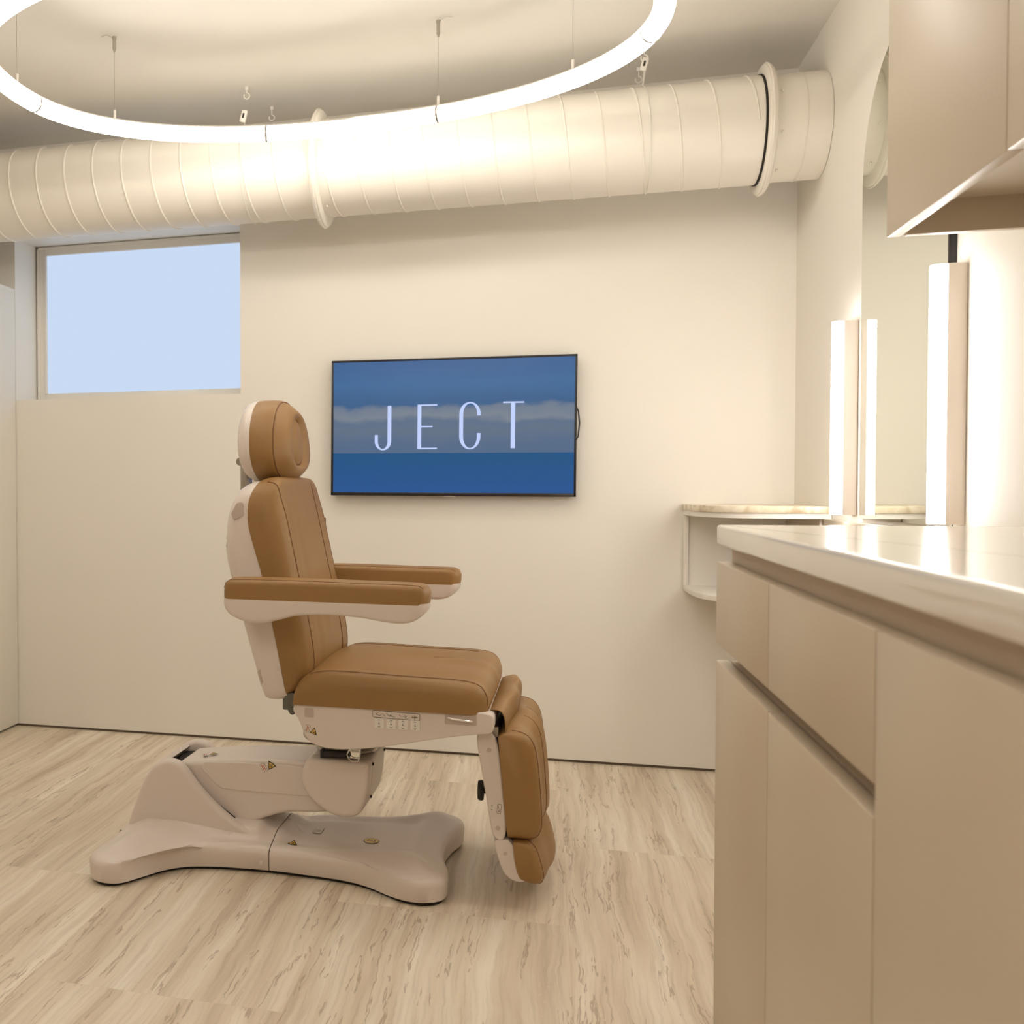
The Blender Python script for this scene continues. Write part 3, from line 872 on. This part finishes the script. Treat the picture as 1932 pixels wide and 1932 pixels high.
MB().slab(rrect(.4725, .468, .5515, .4935, .003), yS - .0006, yS + .002, .0).build('handle_recess', M['abs_shaded'], ss, smooth=0)
MB().tube([(.482, yS + .002, .487), (.482, yS - .009, .486), (.5, yS - .011, .4835), (.535, yS - .011, .481), (.541, yS - .009, .4805), (.541, yS + .002, .4805)], .0024, 10).build('pull_handle', M['chrome'], ss)
MB().slab(rrect(.112, .463, .136, .487, .003), yS - .0006, yS + .002, .0).build('grip_recess', M['abs_shaded'], ss, smooth=0)


def warn(parent, origin, ux, uz, s=1.0, flip=False):
    S = lambda P_: [(x * s, z * s) for x, z in P_]
    it = [(1, S([(8, 1), (30, 1), (19, 21)]), 0), (2, S([(11.6, 3.2), (26.4, 3.2), (19, 16.6)]), 1), (1, S([(15, 6), (20, 4.5), (23, 7), (18, 11)]), 2), (0, S([(17, 7), (20, 7), (19, 9.5)]), 3),
          (1, S([(-6, 0.5), (6, 0.5), (6, 21), (-6, 21)]), 0), (0, S([(-5.4, 1), (5.4, 1), (5.4, 20.4), (-5.4, 20.4)]), 1)]
    it += [(3, S([(-3, 3 + 0), (-1.2, 3), (-1.2, 18), (-3, 18)]), 2), (3, S([(1.2, 3), (2.6, 3), (2.6, 18), (1.2, 18)]), 2)]
    return decal('warning_label', parent, origin, ux, uz, it, LM)


warn(la, (-.049, -.0922, .257), (.80, 0, .45), (.38, 0, -.70) if False else (-.45, 0, .80), 1.2)
warn(ss, (.118, yS - .0004, .424), (.9, 0, -.25), (.25, 0, .9), .9)

# ---- foot deck labels
el = [(20 * math.cos(t), 20 * math.sin(t)) for t in np.linspace(0, 2 * PI, 29)[:-1]]
it = [(1, [(x * 1.06, z * 1.08) for x, z in el], 0), (4, el, 1)]
it += poly_l([(-11, -1), (-8, 6), (-5, 6), (-6, 1), (-10, -5)], 1.2, 1, 2) + poly_l([(-3, -5), (0, 5), (3, 5), (1, -1), (4, -5)], 1.2, 1, 2) + poly_l([(6, 5), (12, 5), (8, 0), (12, -5), (6, -5)], 1.2, 1, 2)
decal('oval_badge', ch, (.245, -.055, deck_z(.245, -.055)), (1, 0, 0), (0, 1, .0), it, LM)
it = [(1, [(-12, -22), (12, -22), (12, 22), (-12, 22)], 0), (0, [(-11.5, -21.5), (11.5, -21.5), (11.5, 21.5), (-11.5, 21.5)], 1)] + [line(-7, z, 6, z, .8, 1, 2) for z in (-8, -2, 4)]
decal('rating_label', ch, (.085, -.015, deck_z(.085, -.015)), (1, 0, 0), (0, 1, 0), it, LM)
warn(ch, (.012, -.130, deck_z(.03, -.130)), (1, -.02, 0), (0.02, 1, .12), 1.3)
warn(la, (-.245, -.048, .2768), (.9, .4, .1), (-.4, .9, 0), 1.2)


# ---- padded parts
def pad(name, B, F, hw, inset, g0, crown, mat_, parent, r0_=0.0, r1_=0.0, disp=None, nj=46, yc=0.0, seams=(1,), sj=(0.02, .98), seamr=.0016, taper=None):
    B = resample(catmull(B, 80), nj) if len(B) > 2 else resample(B, nj)
    F = resample(catmull(F, 200), nj)
    d = F - B; ln = np.linalg.norm(d, axis=1)
    tb = np.gradient(B, axis=0); tb /= np.linalg.norm(tb, axis=1)[:, None]
    tf = np.gradient(F, axis=0); tf /= np.linalg.norm(tf, axis=1)[:, None] + 1e-9
    nf = np.c_[-tf[:, 1], tf[:, 0]]
    mid = d[nj // 2] / (ln[nj // 2] + 1e-9)
    if nf[nj // 2] @ mid < 0: nf = -nf
    wt = np.clip(ln / (ln.max() * .75), 0, 1)
    ch_ = (B[-1] - B[0]) / np.linalg.norm(B[-1] - B[0]); tb = np.tile(ch_, (nj, 1))
    sF = np.r_[0, np.cumsum(np.linalg.norm(np.diff(B, axis=0), axis=1))]; tot = sF[-1]

    def ev(v, jf=None):
        e = hw - abs(v); t = min(e / inset, 1.0)
        g = g0 + (1 - g0) * math.sqrt(max(0, 1 - (1 - t) ** 2))
        c = crown * (1 - (abs(v) / (hw - inset)) ** 2) if t >= 1 else 0.0
        P = B + d * g + nf * (c * wt)[:, None]
        if disp is not None:
            P = P + nf * np.array([disp(j / (nj - 1), v / hw) for j in range(nj)])[:, None] * wt[:, None]
        Bv = B.copy()
        for R_, st in ((r0_, True), (r1_, False)):
            if R_ and e < R_:
                dr = R_ - math.sqrt(max(0, R_ ** 2 - (R_ - e) ** 2))
                s = sF if st else tot - sF
                w_ = np.clip(1 - s / (R_ * 2.6), 0, 1); w_ = w_ * w_ * (3 - 2 * w_)
                sg = 1 if st else -1
                # slide along the pad's own back line so that the border stays smooth
                sn = np.clip(sF + sg * dr * w_, 0, tot)
                nb = np.stack([np.interp(sn, sF, Bv[:, 0]), np.interp(sn, sF, Bv[:, 1])], 1)
                P = P + (nb - Bv); Bv = nb
        tp = taper(v / hw) if taper else 0
        return P + tp * 0, Bv
    es = list(np.array([0, .03, .1, .2, .34, .5, .68, .85, 1.0]) * inset)
    vs = sorted(set([round(-hw + e, 6) for e in es] + [round(hw - e, 6) for e in es] + [round(x, 6) for x in np.linspace(-(hw - inset), hw - inset, 19)]))
    if r0_ or r1_:
        R_ = max(r0_, r1_); vs = sorted(set(vs + [round(s * (hw - x), 6) for x in np.linspace(0, R_, 7) for s in (-1, 1)]))
    V = []; n = nj * 2 - 2
    for v in vs:
        P, Bv = ev(v)
        for p in P: V.append((p[0], yc + v, p[1]))
        for p in Bv[1:-1][::-1]: V.append((p[0], yc + v, p[1]))
    Fc = []
    for i in range(len(vs) - 1):
        for k in range(n):
            Fc.append([i * n + k, i * n + (k + 1) % n, (i + 1) * n + (k + 1) % n, (i + 1) * n + k])
    Fc.append(list(range(n))[::-1]); Fc.append([(len(vs) - 1) * n + k for k in range(n)])
    o_ = mobj(name, V, Fc, mat_, parent, 50)
    if seams:
        for s in (-1, 1):
            v = s * (hw - inset * .8)
            P, _ = ev(v)
            a, z = int(sj[0] * (nj - 1)), int(sj[1] * (nj - 1))
            MB().tube([(p[0], yc + v, p[1]) for p in P[a:z + 1]], seamr, 6).build('piping', M['seam'], o_)
    return o_, ev, nj


def surf_line(ev, nj, parent, pts_, r=.0013, yc=0.0, name='stitching'):
    """a stitched line on a pad: pts = [(fraction along, v)]"""
    out = []
    for s, v in pts_:
        P, _ = ev(v); x = s * (nj - 1); i = min(int(x), nj - 2); f = x - i
        p = P[i] * (1 - f) + P[i + 1] * f; out.append((p[0], yc + v, p[1]))
    return MB().tube(out, r, 6).build(name, M['seam'], parent)


G = lambda x, s: math.exp(-(x / s) ** 2)

# seat
def seat_disp(s, v):
    a = abs(v)
    return -.010 * G(a - .0, .42) * smst(.35, .55, s) * smst(.99, .9, s) + .008 * G(a, .13) * smst(.6, .75, s) * smst(.98, .9, s) - .004 * G(a - .78, .035) * smst(.1, .2, s) * smst(.97, .9, s)


seat, ev, nj = pad('seat_cushion', [(.080, .4945), (.576, .4955)],
                   [(.080, .4945), (.079, .520), (.088, .545), (.112, .567), (.150, .580), (.21, .583), (.37, .579), (.50, .576), (.551, .568), (.571, .55), (.579, .525), (.576, .4955)],
                   .285, .040, .55, .012, M['leather'], ch, 0.0, .05, seat_disp, sj=(.16, .98), nj=60)
surf_line(ev, nj, seat, [(s, .208) for s in np.linspace(.2, .80, 24)])
surf_line(ev, nj, seat, [(s, .045 + .0 * s) for s in np.linspace(.62, .86, 10)], .001)

# backrest
Bb = [(-.034, 1.081), (-.050, 1.035), (-.0545, .985), (-.047, .935), (-.015, .826), (.010, .713), (.052, .512)]
Fb = [(-.034, 1.081), (-.01, 1.0865), (.013, 1.083), (.022, 1.072), (.028, 1.045), (.046, .97), (.076, .83), (.102, .717), (.118, .62), (.117, .57), (.100, .535), (.075, .516), (.052, .512)]


def back_disp(s, v):
    a = abs(v)
    return -.003 * G(a - .56, .035) * smst(.08, .16, s) * smst(.95, .85, s) - .007 * G(a, .28) * G(s - .62, .12) + .008 * G(a, .14) * G(s - .62, .09)


back_, ev, nj = pad('backrest_cushion', Bb, Fb, .250, .050, .46, .006, M['leather'], ch, .085, .0, back_disp, nj=70, sj=(.05, .93), yc=.010)
surf_line(ev, nj, back_, [(s, .125) for s in np.linspace(.07, .90, 34)], yc=.010)
surf_line(ev, nj, back_, [(.56 + .105 * math.sin(t), .052 * math.cos(t)) for t in np.linspace(0.05, PI - .05, 22)], .0016, yc=.010)
print('ULOW', [(i / (nj - 1), ev(0)[0][i].round(3)) for i in range(0, nj, 5)])
MB().box((.030, .250, .935), (.040, .272, .965), .001).build('care_tag', M['seam'], back_)

# white shell behind the backrest
Sb = [(-.034, 1.079), (-.050, 1.035), (-.0545, .985), (-.047, .935), (-.015, .826), (.010, .713), (.052, .500)]
Sf = [(-.034, 1.079), (-.058, 1.075), (-.086, 1.062), (-.109, 1.036), (-.127, .985), (-.132, .92), (-.128, .87), (-.112, .80), (-.086, .70), (-.048, .57), (-.026, .500), (-.014, .486), (.02, .486), (.052, .500)]
bs, ev2, nj2 = pad('backrest_shell', Sb, Sf, .246, .075, .55, .004, M['abs'], ch, .085, .03, None, nj=60, seams=(), yc=.008)


def patch(ev, nj, name, s0, s1, v0, v1, mt, parent, lift=.0008, yc=0.0, th=.0012):
    """small moulded patch lying on a pad surface"""
    S_, T_ = np.linspace(s0, s1, 9), np.linspace(v0, v1, 9); G_ = []
    for v in T_:
        P, _ = ev(v)
        for s_ in S_:
            x = s_ * (nj - 1); i = min(int(x), nj - 2); p = P[i] * (1 - x + i) + P[i + 1] * (x - i); G_.append((p[0], yc + v, p[1]))
    G_ = np.array(G_).reshape(9, 9, 3)
    n = np.cross(np.gradient(G_, axis=0).reshape(-1, 3), np.gradient(G_, axis=1).reshape(-1, 3)); n /= np.linalg.norm(n, axis=1)[:, None]
    if n[:, 1].mean() * (v0 + v1) < 0: n = -n
    P0 = G_.reshape(-1, 3)
    V = list(P0 - n * th) + list(P0 + n * lift); F = []
    for i in range(8):
        for j in range(8):
            a = i * 9 + j; F.append([a, a + 1, a + 10, a + 9]); F.append([81 + a, 81 + a + 1, 81 + a + 10, 81 + a + 9])
    rim = [j for j in range(9)] + [i * 9 + 8 for i in range(1, 9)] + [72 + j for j in range(7, -1, -1)] + [i * 9 for i in range(7, 0, -1)]
    for k in range(len(rim)):
        a, b_ = rim[k], rim[(k + 1) % len(rim)]; F.append([a, b_, 81 + b_, 81 + a])
    return mobj(name, V, F, mt, parent, 40)


# rocker plate on the shell's side; grip and lower notch shaded by darker patches
MB().slab(roundpoly([(-.085, 1.018), (-.068, 1.022), (-.066, .984), (-.094, .972), (-.101, .990)], .006), -.2392, -.235, .0006).build('grip_notch', M['abs_shaded'], bs, smooth=40)
sp_ = patch(ev2, nj2, 'switch_plate', .30, .445, -.205, -.178, M['paper'], bs, .0012, yc=.008)
for k in range(3): patch(ev2, nj2, 'rocker_switch', .305 + .046 * k, .342 + .046 * k, -.203, -.184, M['white'], bs, .004, yc=.008)
surf_line(ev2, nj2, bs, [(.31, -.215), (.30, -.208), (.30, -.19)], .0007, .008, 'label_outline')
surf_line(ev2, nj2, bs, [(.31, -.215), (.44, -.215), (.447, -.208), (.447, -.19)], .0009, .008, 'label_outline')
patch(ev2, nj2, 'round_socket', .272, .286, -.206, -.196, M['abs_shaded'], bs, .001, yc=.008)
patch(ev2, nj2, 'lower_notch', .80, .85, -.240, -.205, M['abs_shaded'], bs, yc=.008)

# hinge between back and seat
g = MB().slab(chaikin([(.040, .512), (.072, .515), (.078, .49), (.074, .458), (.062, .452), (.052, .462), (.046, .49)], 1), -.225, -.205, .002)
g.slab(chaikin([(.040, .512), (.072, .515), (.078, .49), (.074, .458), (.062, .452), (.052, .462), (.046, .49)], 1), .205, .225, .002)
g.cyl((.066, -.232, .468), .007, .03, 1, 14); g.box((.03, -.2, .46), (.12, .2, .50), .004)
g.build('back_hinge', M['gunmetal'], ch)

# ---- headrest: oval pillow in a white shell
def oval(n=72, cy0=0.0):
    out = []
    for k in range(n):
        t = 2 * PI * k / n; s = math.sin(t); c = math.cos(t)
        w = .158 * (1 - .17 * s)
        out.append((w * math.copysign(abs(c) ** .86, c), 1.188 + (.122 if s > 0 else .117) * math.copysign(abs(s) ** .92, s)))
    return np.array(out)


OV = oval(); OC = np.array([0, 1.188])


def ringloft(name, rings, mats, parent, tilt=0.0, zoff=0.0, sm=50):
    V = []; n = len(OV)
    for x, k, c_ in rings:
        for i, p in enumerate(OV):
            q = OC + (p - OC) * np.array([k if k > .7 else k * (.62 + .38 * (k / .7 - .8) / .2 if k > .56 else .62), k])
            V.append((x + (q[1] - 1.188) * tilt + c_ * 0, q[0], q[1] + zoff))
    F = []
    for j in range(len(rings) - 1):
        for i in range(n): F.append([j * n + i, j * n + (i + 1) % n, (j + 1) * n + (i + 1) % n, (j + 1) * n + i])
    F.append(list(range(n))[::-1]); F.append([(len(rings) - 1) * n + i for i in range(n)])
    return mobj(name, V, F, mats, parent, sm)


tl = -.06
rings = [(-.086, .90, 0), (-.086, .965, 0), (-.080, .985, 0), (-.06, 1.0, 0), (-.035, 1.0, 0), (-.018, .99, 0), (-.011, .965, 0), (-.0075, .94, 0), (.006, .87, 0), (.020, .77, 0), (.028, .70, 0), (.0285, .64, 0), (.022, .585, 0),
         (.017, .545, 0), (.020, .50, 0), (.025, .42, 0), (.027, .30, 0), (.028, .15, 0), (.028, .02, 0)]
hd = ringloft('headrest_pillow', rings, M['leather'], ch, tl)


def ov_line(k, x, a0, a1, r, n=60, closed=False, kx=1.0):
    out = []
    for i in np.linspace(a0, a1, n):
        j = (i / (2 * PI) * len(OV)) % len(OV); f = j - int(j)
        p = OV[int(j)] * (1 - f) + OV[(int(j) + 1) % len(OV)] * f
        q = OC + (p - OC) * np.array([k * kx, k]); out.append((x + (q[1] - 1.188) * tl, q[0], q[1]))
    return MB().tube(out, r, 6, closed)


ov_line(.955, -.0085, 0, 2 * PI * .99, .0018, 90, True).build('piping', M['seam'], hd)
ov_line(.55, .0182, -1.75, 1.3, .0016, 40, kx=.62).build('stitching', M['seam'], hd)
rings = [(-.130, .50, 0), (-.128, .62, 0), (-.121, .76, 0), (-.110, .90, 0), (-.100, .955, 0), (-.088, .985, 0), (-.076, .992, 0), (-.074, .97, 0)]
hs = ringloft('headrest_shell', rings, M['abs'], ch, tl)
g = MB().box((-.150, -.012, 1.045), (-.128, .046, 1.150), .006).box((-.136, -.01, 1.235), (-.120, .040, 1.296), .006).box((-.131, -.006, 1.14), (-.118, .036, 1.25), .003)
g.cyl((-.148, -.016, 1.135), .012, .070, 1, 18)
g.build('headrest_post', M['steel'], ch, smooth=40)
g = MB().box((-.100, -.05, 1.03), (-.060, .05, 1.082), .006).box((-.085, -.060, 1.078), (-.050, .05, 1.098), .004)
g.build('headrest_bracket', M['chrome'], ch)
MB().slab(chaikin([(-.118, 1.115), (-.095, 1.10), (-.07, 1.082), (-.06, 1.068), (-.085, 1.075), (-.115, 1.10)], 1), -.075, .075, .006).build('headrest_chin', M['abs'], ch, smooth=40)

# ---- armrests
for sgn, dz, dx in ((-1, 0.0, 0.0), (1, -.0135, .003)):
    Bp = [(-.074 + dx, .778 + dz), (.443 + dx, .775 + dz)]
    Fp = [(-.074 + dx, .778 + dz), (-.073 + dx, .805 + dz), (-.066 + dx, .820 + dz), (-.045 + dx, .826 + dz), (.1 + dx, .827 + dz), (.30 + dx, .824 + dz), (.415 + dx, .822 + dz), (.436 + dx, .816 + dz), (.4435 + dx, .802 + dz), (.443 + dx, .775 + dz)]
    a_, ev, nj = pad('armrest_pad', Bp, Fp, .048, .014, .72, .004, M['leather'], ch, .02, .03, None, nj=44, yc=sgn * .345, sj=(.06, .94), seamr=.0013)
    Bs = [(-.0735 + dx, .784 + dz), (.4432 + dx, .781 + dz)]
    Fs = [(-.0735 + dx, .784 + dz), (-.0748 + dx, .768 + dz), (-.070 + dx, .752 + dz), (-.053 + dx, .735 + dz), (-.028 + dx, .724 + dz), (.0 + dx, .7175 + dz), (.035 + dx, .7185 + dz), (.075 + dx, .728 + dz), (.125 + dx, .740 + dz), (.20 + dx, .744 + dz),
          (.28 + dx, .740 + dz), (.345 + dx, .731 + dz), (.380 + dx, .729 + dz), (.410 + dx, .735 + dz), (.434 + dx, .752 + dz), (.4435 + dx, .768 + dz), (.4432 + dx, .781 + dz)]
    pad('armrest_shell', Bs, Fs, .0478, .012, .80, .0, M['abs'], ch, .02, .03, None, nj=60, yc=sgn * .345, seams=())
    g = MB().box((-.045, min(sgn * .20, sgn * .302), .735), (.01, max(sgn * .20, sgn * .302), .772), .005)
    g.build('armrest_bracket', M['abs'], ch)


# ---- leg rest
def leg_disp(s, v):
    a = abs(v)
    return -.011 * G(a - .48, .22) * smst(.03, .2, s) * smst(1, .9, s) + .004 * G(a, .1)


Bl = [(.600, .436), (.624, .176)]
Fl = [(.600, .436), (.615, .447), (.64, .449), (.668, .441), (.685, .42), (.694, .385), (.701, .32), (.706, .23), (.702, .200), (.690, .183), (.660, .177), (.624, .176)]
lg, ev, nj = pad('leg_cushion', Bl, Fl, .242, .030, .62, .010, M['leather'], ch, .0, .035, leg_disp, nj=60, sj=(.1, .90))
for v in (-.055, .055):
    surf_line(ev, nj, lg, [(s, v) for s in np.linspace(.14, .84, 26)], .0013)
ls = chaikin([(.545, .436), (.56, .447), (.598, .440), (.612, .31), (.6245, .1755), (.590, .174), (.582, .208), (.568, .295), (.553, .38)], 2)
b = MB().slab(ls, -.236, .236, .005, seg=4).build('leg_shell', M['abs'], ch, smooth=40)
for x, z in ((.578, .400), (.600, .205)): MB().cyl((x, -.2368, z), .006, .004, 1, 14).build('screw_recess', M['abs_shaded'], b)
it = [(0, rrect(0, 0, 17, 20, 1.5, 3), 0)] + frame(0, 0, 17, 20, 1.5, .5, 5, 1) + poly_l([(7, 14), (9, 16), (11, 14)], .8) + poly_l([(9, 11.5), (9, 10)], .9) + poly_l([(7, 6), (9, 4), (11, 6)], .8)
decal('rocker_switch', b, (.575, -.2364, .247), (1, 0, -.12), (.12, 0, 1), it, LM)
it = [(5, rrect(0, 0, 10, 24, 2, 3), 0)] + frame(0, 0, 10, 24, 2, .8, 1, 1) + poly_l([(3, 19), (4, 12), (8, 9)], .8) + poly_l([(3, 4), (7, 8)], .8) + poly_l([(7, 4), (4, 8)], .8)
decal('pictogram_label', b, (.5965, -.2364, .243), (1, 0, -.12), (.12, 0, 1), it, LM)
MB().lathe((.566, -.15, .272), [(0, .01), (.008, .01), (.008, -.006), (.024, -.008), (.027, -.014), (.024, -.022), (0, -.024)], 0, 28).build('adjusting_knob', M['black'], ch)
# foot section
Bf = [(.637, .173), (.642, .125), (.652, .088), (.668, .072)]
Ff = [(.637, .173), (.66, .176), (.680, .169), (.694, .150), (.704, .118), (.710, .090), (.706, .072), (.690, .066), (.668, .072)]
ft, ev, nj = pad('foot_cushion', Bf, Ff, .240, .035, .62, .026, M['leather'], ch, 0, .03, lambda s, v: -.006 * G(abs(v) - .45, .2), nj=44, sj=(.12, .85))
fs = chaikin([(.588, .176), (.637, .176), (.642, .125), (.652, .088), (.672, .082), (.660, .072), (.636, .074), (.616, .088), (.604, .115), (.594, .15)], 1)
b = MB().slab(fs, -.234, .234, .004, seg=4).build('foot_shell', M['abs'], ch, smooth=40)
MB().cyl((.618, -.2348, .142), .005, .004, 1, 14).build('screw_recess', M['abs_shaded'], b)
g = MB().box((.585, -.15, .15), (.615, .15, .21), .004); g.build('slide_rail', M['steel'], ch)

# hinge under the seat front
g = MB().slab([(.530, .452), (.60, .455), (.60, .430), (.566, .424), (.55, .436)], -.215, -.195, .002).slab([(.530, .452), (.60, .455), (.60, .430), (.566, .424), (.55, .436)], .195, .215, .002).cyl((.572, -.222, .442), .008, .444, 1, 16)
g.build('leg_hinge', M['steel'], ch)

# loose leather flap bridging seat and leg rest
nv, ns = 30, 26
V = []; F = []
for side in (0, 1):
    for i in range(nv):
        v = -.232 + .464 * i / (nv - 1); q = i / (nv - 1)
        A_ = .020 + .020 * float(smst(.05, .5, q)) - .006 * float(smst(.8, 1, q)) + .002 * math.sin(q * 17)
        p0 = np.array([.580, .500]); p1 = np.array([.612, .430 + .01 * q])
        for j in range(ns):
            t = j / (ns - 1); a = PI * t
            c = p0 * (1 - t) + p1 * t
            lift = math.sin(a) ** .8
            p = c + np.array([1.0, .35]) * A_ * lift + np.array([.3, 1.0]) * A_ * .45 * math.sin(2 * a)
            nrm = np.array([1, .35]) * .0026 * side
            V.append((p[0] + nrm[0], v, p[1] + nrm[1]))
n1 = nv * ns
for s in (0, 1):
    for i in range(nv - 1):
        for j in range(ns - 1):
            a = s * n1 + i * ns + j; F.append([a, a + 1, a + ns + 1, a + ns])
for i in range(nv - 1):
    for j in (0, ns - 1):
        a = i * ns + j; F.append([a, a + ns, a + ns + n1, a + n1])
for i in (0, nv - 1):
    for j in range(ns - 1):
        a = i * ns + j; F.append([a, a + 1, a + 1 + n1, a + n1])
mobj('knee_flap', V, F, M['leather'], ch, 60)
